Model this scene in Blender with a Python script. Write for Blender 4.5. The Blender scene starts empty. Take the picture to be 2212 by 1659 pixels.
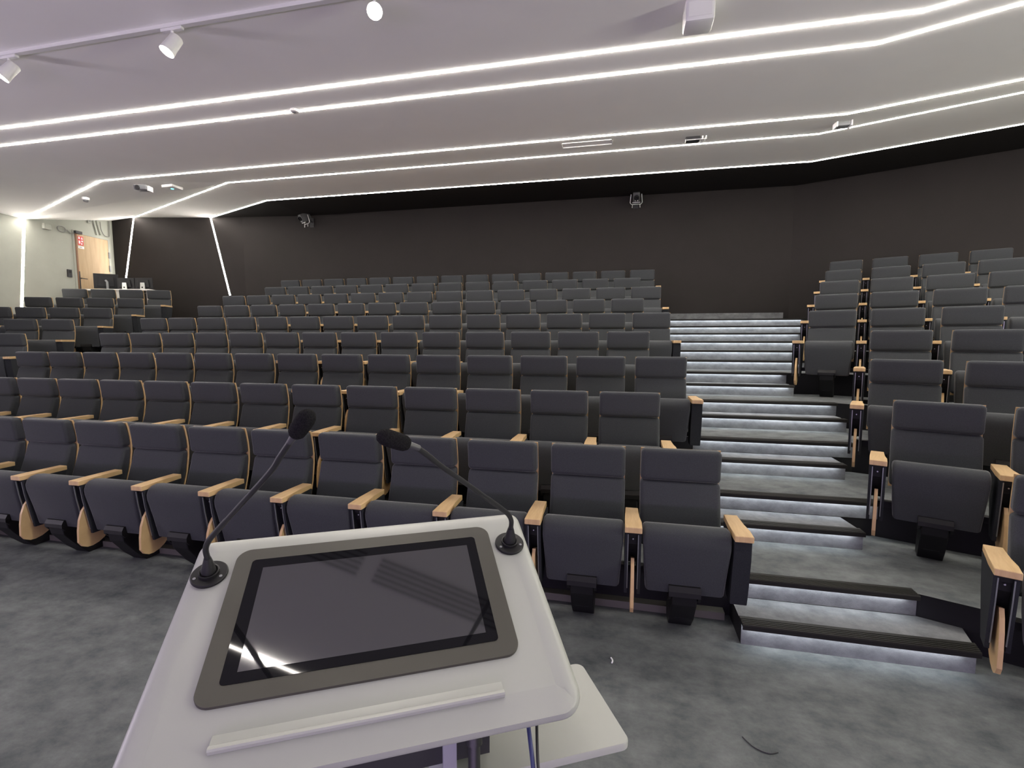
import bpy, bmesh, math, random
from mathutils import Vector, Matrix
C = bpy.context.scene.collection
random.seed(7)
R_ = math.radians
# ------------------------------------------------------------------ camera
def cam_axes(yaw, pit, rol):
    cy, sy = math.cos(yaw), math.sin(yaw)
    w = Vector((sy*math.cos(pit), cy*math.cos(pit), -math.sin(pit)))
    r = Vector((cy, -sy, 0)); u = r.cross(w)
    return r*math.cos(rol)+u*math.sin(rol), -r*math.sin(rol)+u*math.cos(rol), w
cr, cu, cw = cam_axes(R_(-12.6895), R_(5.0952), R_(0.0764))
cam = bpy.data.cameras.new('camera'); cam.sensor_width = 36; cam.lens = 36*1048.27/2212
cam.clip_start = 0.05; cam.clip_end = 100
co = bpy.data.objects.new('camera', cam); C.objects.link(co)
H = 1.63
co.matrix_world = Matrix(((cr.x, cu.x, -cw.x, 0), (cr.y, cu.y, -cw.y, 0), (cr.z, cu.z, -cw.z, H), (0, 0, 0, 1)))
bpy.context.scene.camera = co
# ------------------------------------------------------------------ world and light
wd = bpy.data.worlds.new('world'); bpy.context.scene.world = wd; wd.use_nodes = True
wd.node_tree.nodes['Background'].inputs[0].default_value = (0.5, 0.52, 0.6, 1)
wd.node_tree.nodes['Background'].inputs[1].default_value = 0.0
vs = bpy.context.scene.view_settings
vs.view_transform = 'Standard'; vs.look = 'None'; vs.gamma = 1; vs.use_curve_mapping = False
vs.exposure = 0.20
bpy.context.scene.cycles.max_bounces = 8
bpy.context.scene.cycles.diffuse_bounces = 5
bpy.context.scene.cycles.sample_clamp_indirect = 6
LED_CEIL = 76.0      # ceiling light lines
LED_STEP = 20.0      # light lines under the stair nosings
def area(name, loc, target, sx, sy, power, col):
    l = bpy.data.lights.new(name, 'AREA'); l.shape = 'RECTANGLE'; l.size = sx; l.size_y = sy
    l.energy = power; l.color = col
    o = bpy.data.objects.new(name, l); C.objects.link(o); o.location = loc
    o.rotation_euler = (Vector(target)-Vector(loc)).to_track_quat('-Z', 'Y').to_euler()
    return o
# added bluish light standing for an unseen projection screen on the front wall
area('screen_fill_light', (-1.0, -4.7, 2.3), (-1.0, 5, 2.6), 6.5, 3.2, 30, (0.62, 0.60, 1.0))
# added warm fill from above the front of the hall, out of view
area('overhead_fill_light', (-1.0, -1.6, 4.05), (-1.0, -1.6, 0), 9.0, 1.0, 10, (1.0, 0.97, 0.90))
# added purple fill low by the front wall, unseen, to brighten the ceiling
area('ceiling_fill_light', (-1.0, -4.2, 0.2), (-1.0, 6.0, 4.8), 12.0, 0.6, 240, (0.78, 0.58, 1.0))
area('side_fill_light', (-10.6, 0.0, 2.7), (-7.0, 0.3, 4.2), 0.3, 10.0, 420, (0.92, 0.82, 1.0))  # added fill by the left wall, outside the view, for ceiling brightness
# added fill at the right-hand side wall, out of view, lifting the ceiling
area('side_fill_light', (9.2, 1.0, 2.7), (6.0, 1.2, 4.2), 0.3, 10.0, 850, (1.0, 1.0, 0.84))

# ------------------------------------------------------------------ helpers
def tag(o, label=None, cat=None, group=None, kind=None):
    if label: o['label'] = label
    if cat: o['category'] = cat
    if group: o['group'] = group
    if kind: o['kind'] = kind
    return o
def thing(name, label, cat, loc=(0, 0, 0), rz=0.0, group=None):
    o = bpy.data.objects.new(name, None); C.objects.link(o); o.empty_display_size = 0.1
    o.location = loc; o.rotation_euler = (0, 0, rz)
    return tag(o, label, cat, group)
def obj(name, bm, mat, parent=None, smooth=None, label=None):
    me = bpy.data.meshes.new(name)
    bmesh.ops.recalc_face_normals(bm, faces=bm.faces)
    bm.to_mesh(me); bm.free(); me.materials.append(mat)
    if smooth is not None:
        me.shade_smooth()
        me.set_sharp_from_angle(angle=R_(smooth))
    o = bpy.data.objects.new(name, me); C.objects.link(o)
    if parent: o.parent = parent
    if label: o['label'] = label
    return o
def BM(): return bmesh.new()
def prism(bm, pts, axis, a, b):
    """closed polygon pts (2D) extruded along axis from a to b: x->(y,z) y->(x,z) z->(x,y)"""
    def P(p, t):
        return {'x': (t, p[0], p[1]), 'y': (p[0], t, p[1]), 'z': (p[0], p[1], t)}[axis]
    v0 = [bm.verts.new(P(p, a)) for p in pts]; v1 = [bm.verts.new(P(p, b)) for p in pts]
    n = len(pts); fs = [bm.faces.new(v0[::-1]), bm.faces.new(v1)]
    for i in range(n): fs.append(bm.faces.new((v0[i], v0[(i+1) % n], v1[(i+1) % n], v1[i])))
    return v0+v1
def box(bm, x0, x1, y0, y1, z0, z1):
    return prism(bm, [(x0, y0), (x1, y0), (x1, y1), (x0, y1)], 'z', z0, z1)
def bevel(bm, r, seg=2, verts=None):
    es = bm.edges[:] if verts is None else [e for e in bm.edges if e.verts[0] in verts and e.verts[1] in verts]
    bmesh.ops.bevel(bm, geom=es, offset=r, segments=seg, profile=0.5, affect='EDGES', clamp_overlap=True)
def lathe(bm, prof, n=24, M=None, cap=True):
    rings = []
    for r, z in prof:
        rings.append([bm.verts.new((r*math.cos(2*math.pi*i/n), r*math.sin(2*math.pi*i/n), z)) for i in range(n)])
    for a, b in zip(rings, rings[1:]):
        for i in range(n): bm.faces.new((a[i], a[(i+1) % n], b[(i+1) % n], b[i]))
    if cap:
        bm.faces.new(rings[0][::-1]); bm.faces.new(rings[-1])
    vs_ = [v for r_ in rings for v in r_]
    if M: bmesh.ops.transform(bm, matrix=M, verts=vs_)
    return vs_
def tube(bm, pts, r, n=10):
    pts = [Vector(p) for p in pts]; rings = []
    for i, p in enumerate(pts):
        t = (pts[min(i+1, len(pts)-1)]-pts[max(i-1, 0)]).normalized()
        a = t.orthogonal().normalized() if i == 0 else (pa-t*pa.dot(t)).normalized()
        pa = a; b = t.cross(a)
        rr = r[i] if isinstance(r, (list, tuple)) else r
        rings.append([bm.verts.new(p+(a*math.cos(2*math.pi*k/n)+b*math.sin(2*math.pi*k/n))*rr) for k in range(n)])
    for a, b in zip(rings, rings[1:]):
        for k in range(n): bm.faces.new((a[k], a[(k+1) % n], b[(k+1) % n], b[k]))
    bm.faces.new(rings[0][::-1]); bm.faces.new(rings[-1])
def spline(pts, n=8):
    P = [Vector(p) for p in pts]; out = []
    for i in range(len(P)-1):
        p0 = P[max(i-1, 0)]; p1 = P[i]; p2 = P[i+1]; p3 = P[min(i+2, len(P)-1)]
        for k in range(n):
            t = k/n
            out.append(0.5*((2*p1)+(p2-p0)*t+(2*p0-5*p1+4*p2-p3)*t*t+(3*p1-p0-3*p2+p3)*t*t*t))
    return out+[P[-1]]
def rrect(x0, x1, y0, y1, r, n=6):
    if not isinstance(r, (list, tuple)): r = [r]*4      # order: bl, br, tr, tl
    pts = []
    for (cx, cy, a0, rr) in ((x0+r[0], y0+r[0], 180, r[0]), (x1-r[1], y0+r[1], 270, r[1]), (x1-r[2], y1-r[2], 0, r[2]), (x0+r[3], y1-r[3], 90, r[3])):
        for k in range(n+1):
            a = R_(a0+90*k/n); pts.append((cx+rr*math.cos(a), cy+rr*math.sin(a)))
    return pts
def bridge(bm, loops, cap0=True, cap1=True):
    L = [[bm.verts.new(p) for p in lp] for lp in loops]
    for a, b in zip(L, L[1:]):
        n = len(a)
        for i in range(n): bm.faces.new((a[i], a[(i+1) % n], b[(i+1) % n], b[i]))
    if cap0: bm.faces.new(L[0][::-1])
    if cap1: bm.faces.new(L[-1])
ORD = ['first', 'second', 'third', 'fourth', 'fifth', 'sixth', 'seventh', 'eighth', 'ninth', 'tenth', 'eleventh', 'twelfth', 'thirteenth', 'fourteenth', 'fifteenth', 'sixteenth']

# ------------------------------------------------------------------ materials
def mat(name, col, rough=0.6, metal=0.0, spec=0.5, emis=None, estr=0.0, coat=0.0):
    m = bpy.data.materials.new(name); m.use_nodes = True
    b = m.node_tree.nodes['Principled BSDF']
    b.inputs['Base Color'].default_value = (*col, 1); b.inputs['Roughness'].default_value = rough
    b.inputs['Metallic'].default_value = metal; b.inputs['Specular IOR Level'].default_value = spec
    b.inputs['Coat Weight'].default_value = coat
    if emis:
        b.inputs['Emission Color'].default_value = (*emis, 1); b.inputs['Emission Strength'].default_value = estr
    return m
def noise_mat(name, cols, scale, rough=0.8, detail=6, spec=0.3, bump=0.0, bscale=200, stretch=(1, 1, 1), rgh=0.6, pos=(0.3, 0.7)):
    m = mat(name, cols[0], rough, spec=spec); nt = m.node_tree; b = nt.nodes['Principled BSDF']
    tc = nt.nodes.new('ShaderNodeTexCoord'); mp = nt.nodes.new('ShaderNodeMapping'); mp.inputs['Scale'].default_value = stretch
    nz = nt.nodes.new('ShaderNodeTexNoise'); nz.inputs['Scale'].default_value = scale; nz.inputs['Detail'].default_value = detail
    nz.inputs['Roughness'].default_value = rgh
    rp = nt.nodes.new('ShaderNodeValToRGB')
    rp.color_ramp.elements[0].color = (*cols[0], 1); rp.color_ramp.elements[1].color = (*cols[1], 1)
    rp.color_ramp.elements[0].position = pos[0]; rp.color_ramp.elements[1].position = pos[1]
    nt.links.new(tc.outputs['Object'], mp.inputs[0]); nt.links.new(mp.outputs[0], nz.inputs['Vector'])
    nt.links.new(nz.outputs['Fac'], rp.inputs[0]); nt.links.new(rp.outputs[0], b.inputs['Base Color'])
    if bump:
        n2 = nt.nodes.new('ShaderNodeTexNoise'); n2.inputs['Scale'].default_value = bscale; n2.inputs['Detail'].default_value = 3
        bp = nt.nodes.new('ShaderNodeBump'); bp.inputs['Strength'].default_value = bump; bp.inputs['Distance'].default_value = 0.004
        nt.links.new(mp.outputs[0], n2.inputs['Vector']); nt.links.new(n2.outputs['Fac'], bp.inputs['Height'])
        nt.links.new(bp.outputs[0], b.inputs['Normal'])
    return m
M_carpet = noise_mat('carpet', ((0.064, 0.072, 0.076), (0.165, 0.174, 0.174)), 5.5, 0.95, 9, 0.15, 0.6, 420, (1, 1.35, 1), 0.70, (0.30, 0.72))
M_riser = noise_mat('riser_carpet', ((0.09, 0.095, 0.10), (0.21, 0.215, 0.22)), 6.5, 0.95, 9, 0.15, 0.6, 420, (1, 1, 1.5), 0.70, (0.28, 0.74))
M_fabric = noise_mat('charcoal_fabric', ((0.036, 0.0388, 0.0415), (0.050, 0.0535, 0.057)), 260, 0.9, 2, 0.10, 0.25, 900)
M_fabric.node_tree.nodes['Principled BSDF'].inputs['Sheen Weight'].default_value = 0.28
M_fabric.node_tree.nodes['Principled BSDF'].inputs['Sheen Roughness'].default_value = 0.30
M_panel = noise_mat('dark_panel_fabric', ((0.018, 0.0195, 0.022), (0.026, 0.028, 0.031)), 240, 0.9, 2, 0.1)
M_wood = noise_mat('beech_wood', ((0.43, 0.285, 0.135), (0.53, 0.365, 0.185)), 7, 0.45, 5, 0.4, 0, 1, (9, 1, 1))
M_black = mat('black_metal', (0.006, 0.006, 0.0065), 0.55, spec=0.3)
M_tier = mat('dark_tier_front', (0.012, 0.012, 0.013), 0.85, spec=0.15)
M_plinth = mat('plinth_strip', (0.10, 0.095, 0.078), 0.7)
M_dark = mat('dark_plastic', (0.02, 0.02, 0.022), 0.5)
M_rail = mat('rail_metal', (0.35, 0.36, 0.38), 0.35, 0.9)
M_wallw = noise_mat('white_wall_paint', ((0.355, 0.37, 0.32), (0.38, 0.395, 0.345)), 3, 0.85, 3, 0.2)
M_ceil = noise_mat('white_ceiling_paint', ((0.86, 0.855, 0.82), (0.88, 0.875, 0.84)), 2, 0.9, 3, 0.15)
M_walld = noise_mat('dark_wall_panel', ((0.0168, 0.0140, 0.0130), (0.0196, 0.0164, 0.0152)), 1.6, 0.75, 4, 0.25)
M_soffit = mat('black_soffit', (0.024, 0.022, 0.021), 0.9, spec=0.1)
M_led = mat('ceiling_led_diffuser', (0.9, 0.9, 0.88), 0.5, emis=(1.0, 0.93, 0.86), estr=LED_CEIL)
M_sled = mat('step_led_diffuser', (0.9, 0.9, 0.9), 0.5, emis=(0.90, 0.95, 1.0), estr=LED_STEP)
M_nose = mat('black_nosing', (0.009, 0.0085, 0.007), 0.65, spec=0.25)
M_white = mat('white_lacquer', (0.325, 0.335, 0.305), 0.42, spec=0.4)
M_whitep = mat('white_plastic', (0.72, 0.72, 0.70), 0.5)
M_bezel = mat('bezel_grey_metal', (0.052, 0.050, 0.040), 0.45, 0.3)
M_glass = mat('display_black_glass', (0.005, 0.005, 0.006), 0.03, spec=0.22)
M_disp = mat('display_panel', (0.012, 0.0125, 0.013), 0.05, spec=0.5)
M_disp.node_tree.nodes['Principled BSDF'].inputs['IOR'].default_value = 2.3
M_grey = mat('grey_plastic', (0.20, 0.205, 0.21), 0.5)
M_alu = mat('aluminium_post', (0.50, 0.50, 0.56), 0.4, 0.6)
M_foam = noise_mat('black_foam', ((0.006, 0.006, 0.007), (0.022, 0.021, 0.021)), 420, 1.0, 3, 0.1, 1.0, 700)
M_rubber = mat('black_rubber', (0.014, 0.014, 0.015), 0.42)
M_blue = mat('blue_cable_jacket', (0.05, 0.06, 0.16), 0.5)
M_spotface = mat('spotlight_lens', (1, 1, 1), 0.3, emis=(1.0, 0.88, 0.70), estr=45)
M_red = mat('sign_red', (0.62, 0.04, 0.05), 0.5)
M_signw = mat('sign_white', (0.8, 0.8, 0.8), 0.5)
M_cyan = mat('indicator_cyan', (0.1, 0.5, 0.6), 0.4, emis=(0.2, 0.9, 1.0), estr=2.0)
M_door = noise_mat('door_oak', ((0.40, 0.285, 0.16), (0.49, 0.36, 0.215)), 3.5, 0.5, 6, 0.35, 0, 1, (6, 6, 0.5))
M_doorf = mat('door_edge_brown', (0.20, 0.10, 0.05), 0.6)
M_cablel = mat('pale_grey_cable', (0.22, 0.225, 0.205), 0.6)
M_monitor = mat('monitor_black', (0.012, 0.012, 0.013), 0.65, spec=0.3)
M_camb = mat('camera_dark_grey', (0.05, 0.05, 0.052), 0.5)
M_silver = mat('silver_bracket', (0.62, 0.63, 0.60), 0.35, 0.7)

# ------------------------------------------------------------------ room shell
PR, PL = R_(-23.9), R_(21.84)
def fr(phi, a, d):   # wing frame -> world xy
    return (a*math.cos(phi)-d*math.sin(phi), a*math.sin(phi)+d*math.cos(phi))
PITCH = 0.845; RISE = 0.25
def YM(k): return 2.978+PITCH*(k-2)            # riser of tier k, centre block
def DR(k): return 3.375+PITCH*(k-2)            # same, right wing frame
def DL(k): return 12.023-PITCH*(8-(k-1))-0.05  # same, left wing frame
def foldx(k): return (DR(k)-YM(k)*math.cos(PR))/(-math.sin(PR))
corner = (-12.322, 9.796); wallA = (-9.0, 10.3); wallF = (3.10, 10.3); wallG = fr(PR, 7.6, 10.67)
frontR = (9.8, -5.0); frontL = (-10.11, -5.0)
def struct(name, bm, m, smooth=None): return tag(obj(name, bm, m, None, smooth), kind='structure')
bm = BM(); prism(bm, [frontL, frontR, wallG, wallF, wallA, corner], 'z', -0.2, 0.0); struct('floor', bm, M_carpet)
for k in range(2, 10):
    lw = [fr(PL, -12.4, DL(k)), fr(PL, -4.85, DL(k))]
    # clip the left end on the white wall line
    def clip(p, q):
        # white wall: X = -12.019 - 0.1492*(Y-7.77)
        f = lambda s: (p[0]+(q[0]-p[0])*s)-(-12.00-0.1492*((p[1]+(q[1]-p[1])*s)-7.77))
        lo, hi = 0.0, 1.0
        for _ in range(50):
            m_ = (lo+hi)/2
            if f(m_) < 0: lo = m_
            else: hi = m_
        return (p[0]+(q[0]-p[0])*lo, p[1]+(q[1]-p[1])*lo)
    a0 = clip(lw[0], lw[1])
    if lw[1][1] > YM(k):
        j = [lw[1], (max(-7.95, lw[1][0]+0.1), YM(k))]
    else:
        j = [lw[1], (-7.95, YM(k))]
    poly = [a0]+j+[(foldx(k), YM(k)), fr(PR, 6.9, DR(k)), fr(PR, 7.6, DR(9)+1.2), (wallF[0], 10.3), wallA, corner]
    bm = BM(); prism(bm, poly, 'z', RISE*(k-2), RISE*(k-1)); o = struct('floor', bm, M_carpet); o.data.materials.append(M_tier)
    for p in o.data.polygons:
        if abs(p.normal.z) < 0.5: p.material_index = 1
def wall(name, p, q, z0, z1, m, th=0.12):
    p, q = Vector(p), Vector(q); d = (q-p).normalized(); n = Vector((-d.y, d.x))*th
    bm = BM(); prism(bm, [p, q, q+n, p+n], 'z', z0, z1); return struct(name, bm, m)
wall('wall_left', corner, frontL, 0, 5.0, M_wallw, -0.12)
wall('wall_back', corner, wallA, 0, 5.0, M_walld)
wall('wall_back', wallA, wallF, 0, 5.0, M_walld)
wall('wall_back', wallF, wallG, 0, 5.0, M_walld)
wall('wall_right', wallG, frontR, 0, 5.0, M_wallw)
wall('wall_front', frontR, frontL, 0, 5.0, M_wallw)
# black skirting of the back wall at the top of the stairs
bm = BM(); box(bm, -7.6, 3.05, 10.275, 10.299, 2.0, 2.10); struct('baseboard_back', bm, M_soffit)
bm = BM(); box(bm, 0.55, 2.95, 10.1, 10.27, 2.0, 2.165); struct('trim_1', bm, M_riser)
# strip along the foot of the first tier, behind the front row
bm = BM(); box(bm, -7.6, 0.62, 2.915, 2.977, 0.0, 0.045); struct('trim_2', bm, M_plinth)
# ceiling: folded white surface with the light lines let into it
B3, B4, B5 = Vector((-8.216, 6.400, 4.18)), Vector((-6.556, 7.190, 4.28)), Vector((-6.892, 8.549, 4.38))
Q3, Q4, Q5 = Vector((2.42, 6.400, 4.18)), Vector((2.405, 7.190, 4.28)), Vector((2.789, 8.549, 4.38))
Q1, Q2 = Vector((2.189, 4.513, 4.13)), Vector((2.05, 4.90, 4.13))
P3 = Vector((-12.019, 7.770, 4.106)); P4 = Vector((-11.744, 9.884, 4.633)); P5 = Vector((-9.791, 10.180, 4.596))
def along(p, dx, dy, t, z=None): return Vector((p.x+dx*t, p.y+dy*t, p.z if z is None else z))
rd = (0.9285, -0.3714)
E1, E2 = along(Q1, *rd, 8.1), along(Q2, *rd, 8.2)
E3, E4, E5 = along(Q3, .9494, -.3139, 8.2), along(Q4, .9278, -.373, 8.4), along(Q5, .9276, -.3736, 8.6)
F0 = Vector((-7.947, 4.94, 4.13)); W0 = Vector((-11.58, 4.9, 4.12))
bm = BM()
vc = {}
def V(p):
    key = tuple(round(c, 4) for c in p)
    if key not in vc: vc[key] = bm.verts.new(p)
    return vc[key]
def face(*ps): bm.faces.new([V(p) for p in ps])
fl, fr_ = Vector((-10.2, -5.1, 4.13)), Vector((9.9, -5.1, 4.13))
FQ = Vector((2.3, -5.1, 4.13)); Ff = Vector((-7.9, -5.1, 4.13))
Cn = Vector((-12.33, 9.80, 4.559))
face(Ff, FQ, Q1, Q2, F0); face(F0, Q2, Q3, B3); face(B3, Q3, Q4, B4); face(B4, Q4, Q5, B5)
face(fl, Ff, F0, W0); face(W0, F0, B3, P3)
face(P3, B3, B4); face(P3, B4, P4); face(P3, P4, Cn); face(B4, B5, P5); face(B4, P5, P4)
E0 = Vector((10.0, 1.0, 4.13))
face(FQ, fr_, E0, E1, Q1); face(Q1, E1, E2, Q2); face(Q2, E2, E3, Q3); face(Q3, E3, E4, Q4); face(Q4, E4, E5, Q5)
# close the slot next to the white wall
face(fl, W0, Vector((-11.7, 4.9, 4.12)), Vector((-10.25, -5.1, 4.13)))
ceiling = struct('ceiling', bm, M_ceil)
# black soffit between the last light line and the back wall
bm = BM(); vc = {}
Wa, Wb = Vector((-8.9, 10.34, 4.60)), Vector((-7.2, 10.34, 4.53)); Wc = Vector((3.2, 10.34, 4.53))
Wg = Vector((wallG[0]+.1, wallG[1]+.1, 4.53))
face(P5, B5, Wa); face(B5, Wb, Wa); face(B5, Q5, Wc, Wb); face(Q5, E5, Wg, Wc)
struct('ceiling', bm, M_soffit)
bm = BM(); prism(bm, [(-12.9, -5.3), (10.6, -5.3), (11.2, 7.3), (3.2, 11), (-9, 11), (-12.9, 10.4)], 'z', 5.0, 5.1); struct('ceiling', bm, M_soffit)

# ------------------------------------------------------------------ light lines
def led_line(pts, name, label, w=0.027, group='ceiling light lines', drop=0.006, wallpart=None):
    t = thing(name, label, 'light', pts[0], 0, group)
    o0 = Vector(pts[0])
    for a, b in zip(pts, pts[1:]):
        a, b = Vector(a)-o0, Vector(b)-o0; d = (b-a).normalized()
        s = d.cross(Vector((0, 0, 1))).normalized()*w/2; dn = Vector((0, 0, -1))*drop
        up = Vector((0, 0, 1))*0.01
        bm = BM(); L = []
        for p in (a-d*w*.2, b+d*w*.2):
            L.append([p-s+up, p-s+dn*.8, p-s*.6+dn, p+s*.6+dn, p+s+dn*.8, p+s+up])
        bridge(bm, L); obj('light_strip', bm, M_led, t)
    return t
def wall_led(t, a, b, nrm, w=0.040, th=0.002):
    o0 = t.location; a, b = Vector(a)-o0, Vector(b)-o0; d = (b-a).normalized(); n = Vector(nrm)
    s = d.cross(n).normalized()*w/2
    bm = BM(); bridge(bm, [[p-s-n*.01, p+s-n*.01, p+s+n*th, p-s+n*th] for p in (a, b)]); obj('light_strip', bm, M_led, t)
led_line([(-7.0, 1.075, 4.13), (5.0, 1.075, 4.13)], 'ceiling_light_line', 'straight ceiling light line directly above the lectern, mirrored in its screen', 0.018, drop=0.004)
led_line([(-9.4, 4.513, 4.13), Q1, E1], 'ceiling_light_line', 'ceiling light line nearest the spotlights, topmost bright line across the ceiling')
led_line([(-9.5, 4.90, 4.13), Q2, E2], 'ceiling_light_line', 'second ceiling light line from the spotlights, small white sensor on it')
nW = (0.989, 0.1476, 0); dv = (Vector(wallA)-Vector(corner)).normalized(); nD = (dv.y, -dv.x, 0)
t = led_line([P3, B3, Q3, E3], 'ceiling_light_line', 'third ceiling light line, bending down the white left wall before the oak door')
wall_led(t, P3, (-11.991, 7.58, 2.306), nW, 0.050)
t = led_line([P4, B4, Q4, E4], 'ceiling_light_line', 'fourth ceiling light line, running down the dark wall behind the monitors')
wall_led(t, P4, (-12.057, 9.836, 3.119), nD, 0.032)
t = led_line([P5, B5, Q5, E5], 'ceiling_light_line', 'rearmost ceiling light line along the top of the dark back wall')
wall_led(t, P5, (-9.400, 10.239, 2.730), nD, 0.032)

# ------------------------------------------------------------------ stairs
def nosing_bm(x0, x1, rx=0.0):
    # profile in (y,z) relative to riser top edge; ribs on the tread
    pr = [(-0.035, -0.024), (-0.035, -0.002), (-0.031, 0.004)]
    y = -0.024
    for i in range(4):
        pr += [(y, 0.004), (y, 0.0015), (y+0.006, 0.0015), (y+0.006, 0.004)]; y += 0.016
    pr += [(0.055, 0.004), (0.060, -0.004), (0.0, -0.004), (0.0, -0.010), (-0.029, -0.011), (-0.029, -0.024)]
    bm = BM(); prism(bm, pr, 'x', x0, x1)
    if rx:
        for v in bm.verts:
            if v.co.x > (x0+x1)/2: v.co.x += rx*(v.co.y+0.035)
    return bm
right_end = {1: 1.73, 3: 1.585, 5: 1.803, 7: 2.135, 9: 1.925, 11: 2.30, 13: 2.62, 15: 2.95}
for n in range(1, 17):
    odd = n % 2 == 1
    k = (n+3)//2 if odd else (n+2)//2
    y = YM(k)-(0.28 if odd else 0.0); zt = 0.125*n
    x0 = 0.66
    if n in (2, 4, 6, 8, 10, 12, 14, 16): x1 = min(foldx(k), 1.925 if n == 10 else 9)
    else: x1 = right_end[n]
    if n >= 10 and not odd: x1 = {10: 1.925, 12: 2.3, 14: 2.62, 16: 2.95}[n]
    which = 'lowest' if n == 1 else ('topmost' if n == 16 else ORD[n-1])
    if odd:
        t = thing('stair_step', f'carpeted half step with lit black nosing, {which} riser from the floor' if 1 < n < 16 else 'lowest carpeted step with lit black nosing, on the hall floor', 'step', (x0, y, zt), 0, 'lit stairs between the seat blocks')
        bm = BM()
        ye = 0.279
        if n == 1: pts = [(0, 0), (x1-x0, 0), (1.80-x0, ye-.02), (1.75-x0, ye), (0, ye)]
        elif n == 3: pts = [(0, 0), (x1-x0, 0), (x1-x0-.03, ye), (0, ye)]
        else: pts = [(0, 0), (x1-x0, 0), (x1-x0, ye), (0, ye)]
        prism(bm, pts, 'z', -0.125, -0.003)
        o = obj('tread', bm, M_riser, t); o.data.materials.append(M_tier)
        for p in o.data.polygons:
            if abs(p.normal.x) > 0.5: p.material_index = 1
    else:
        t = thing('stair_nosing', f'black ribbed stair nosing with light strip on the {which} riser from the floor' if n < 16 else 'topmost black stair nosing with light strip, in front of the dark back wall', 'stair nosing', (x0, y, zt), 0, 'lit stairs between the seat blocks')
        bm = BM(); box(bm, 0, x1-x0, -0.003, 0.0, -0.125, -0.006); obj('riser', bm, M_riser, t)
    obj('nosing', nosing_bm(0, x1-x0, 0.25 if n == 1 else 0), M_nose, t)
    bm = BM(); box(bm, 0.02, x1-x0-0.06, -0.026, -0.006, -0.018, -0.0125); obj('light_strip', bm, M_sled, t)

# ------------------------------------------------------------------ seats
W2 = 0.23
SH = [(0.000, 0.980), (0.010, 0.945), (0.022, 0.880), (0.029, 0.810), (0.026, 0.740), (0.006, 0.620), (-0.030, 0.500), (-0.072, 0.400)]
def shell_y(z):
    for (y0, z0), (y1, z1) in zip(SH, SH[1:]):
        if z > SH[0][1]: return SH[0][0]
        if z1 <= z <= z0: return y1+(y0-y1)*(z-z1)/(z0-z1)
    return SH[-1][0]
def pad(zs, ths, w0, w1, r=0.014):
    front = [(shell_y(z)-0.008-t_, z) for z, t_ in zip(zs, ths)]; back = [(shell_y(z)-0.007, z) for z in zs]
    bm = BM(); pts = front+back[::-1]; vs_ = prism(bm, pts, 'x', -1, 1)
    zlo, zhi = min(zs), max(zs)
    for v in vs_: v.co.x *= w0+(w1-w0)*(v.co.z-zlo)/(zhi-zlo)
    # round everything except the near-flat joints of the front
    bmesh.ops.recalc_face_normals(bm, faces=bm.faces); bm.normal_update()
    nb = len(pts); nf = len(front); bk = set(vs_[nf:nb]) | set(vs_[nb+nf:])
    es = [e for e in bm.edges if e.calc_face_angle(0) > R_(35) and not (e.verts[0] in bk and e.verts[1] in bk)]
    bmesh.ops.bevel(bm, geom=es, offset=r, segments=4, profile=0.5, affect='EDGES', clamp_overlap=True)
    return bm
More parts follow.
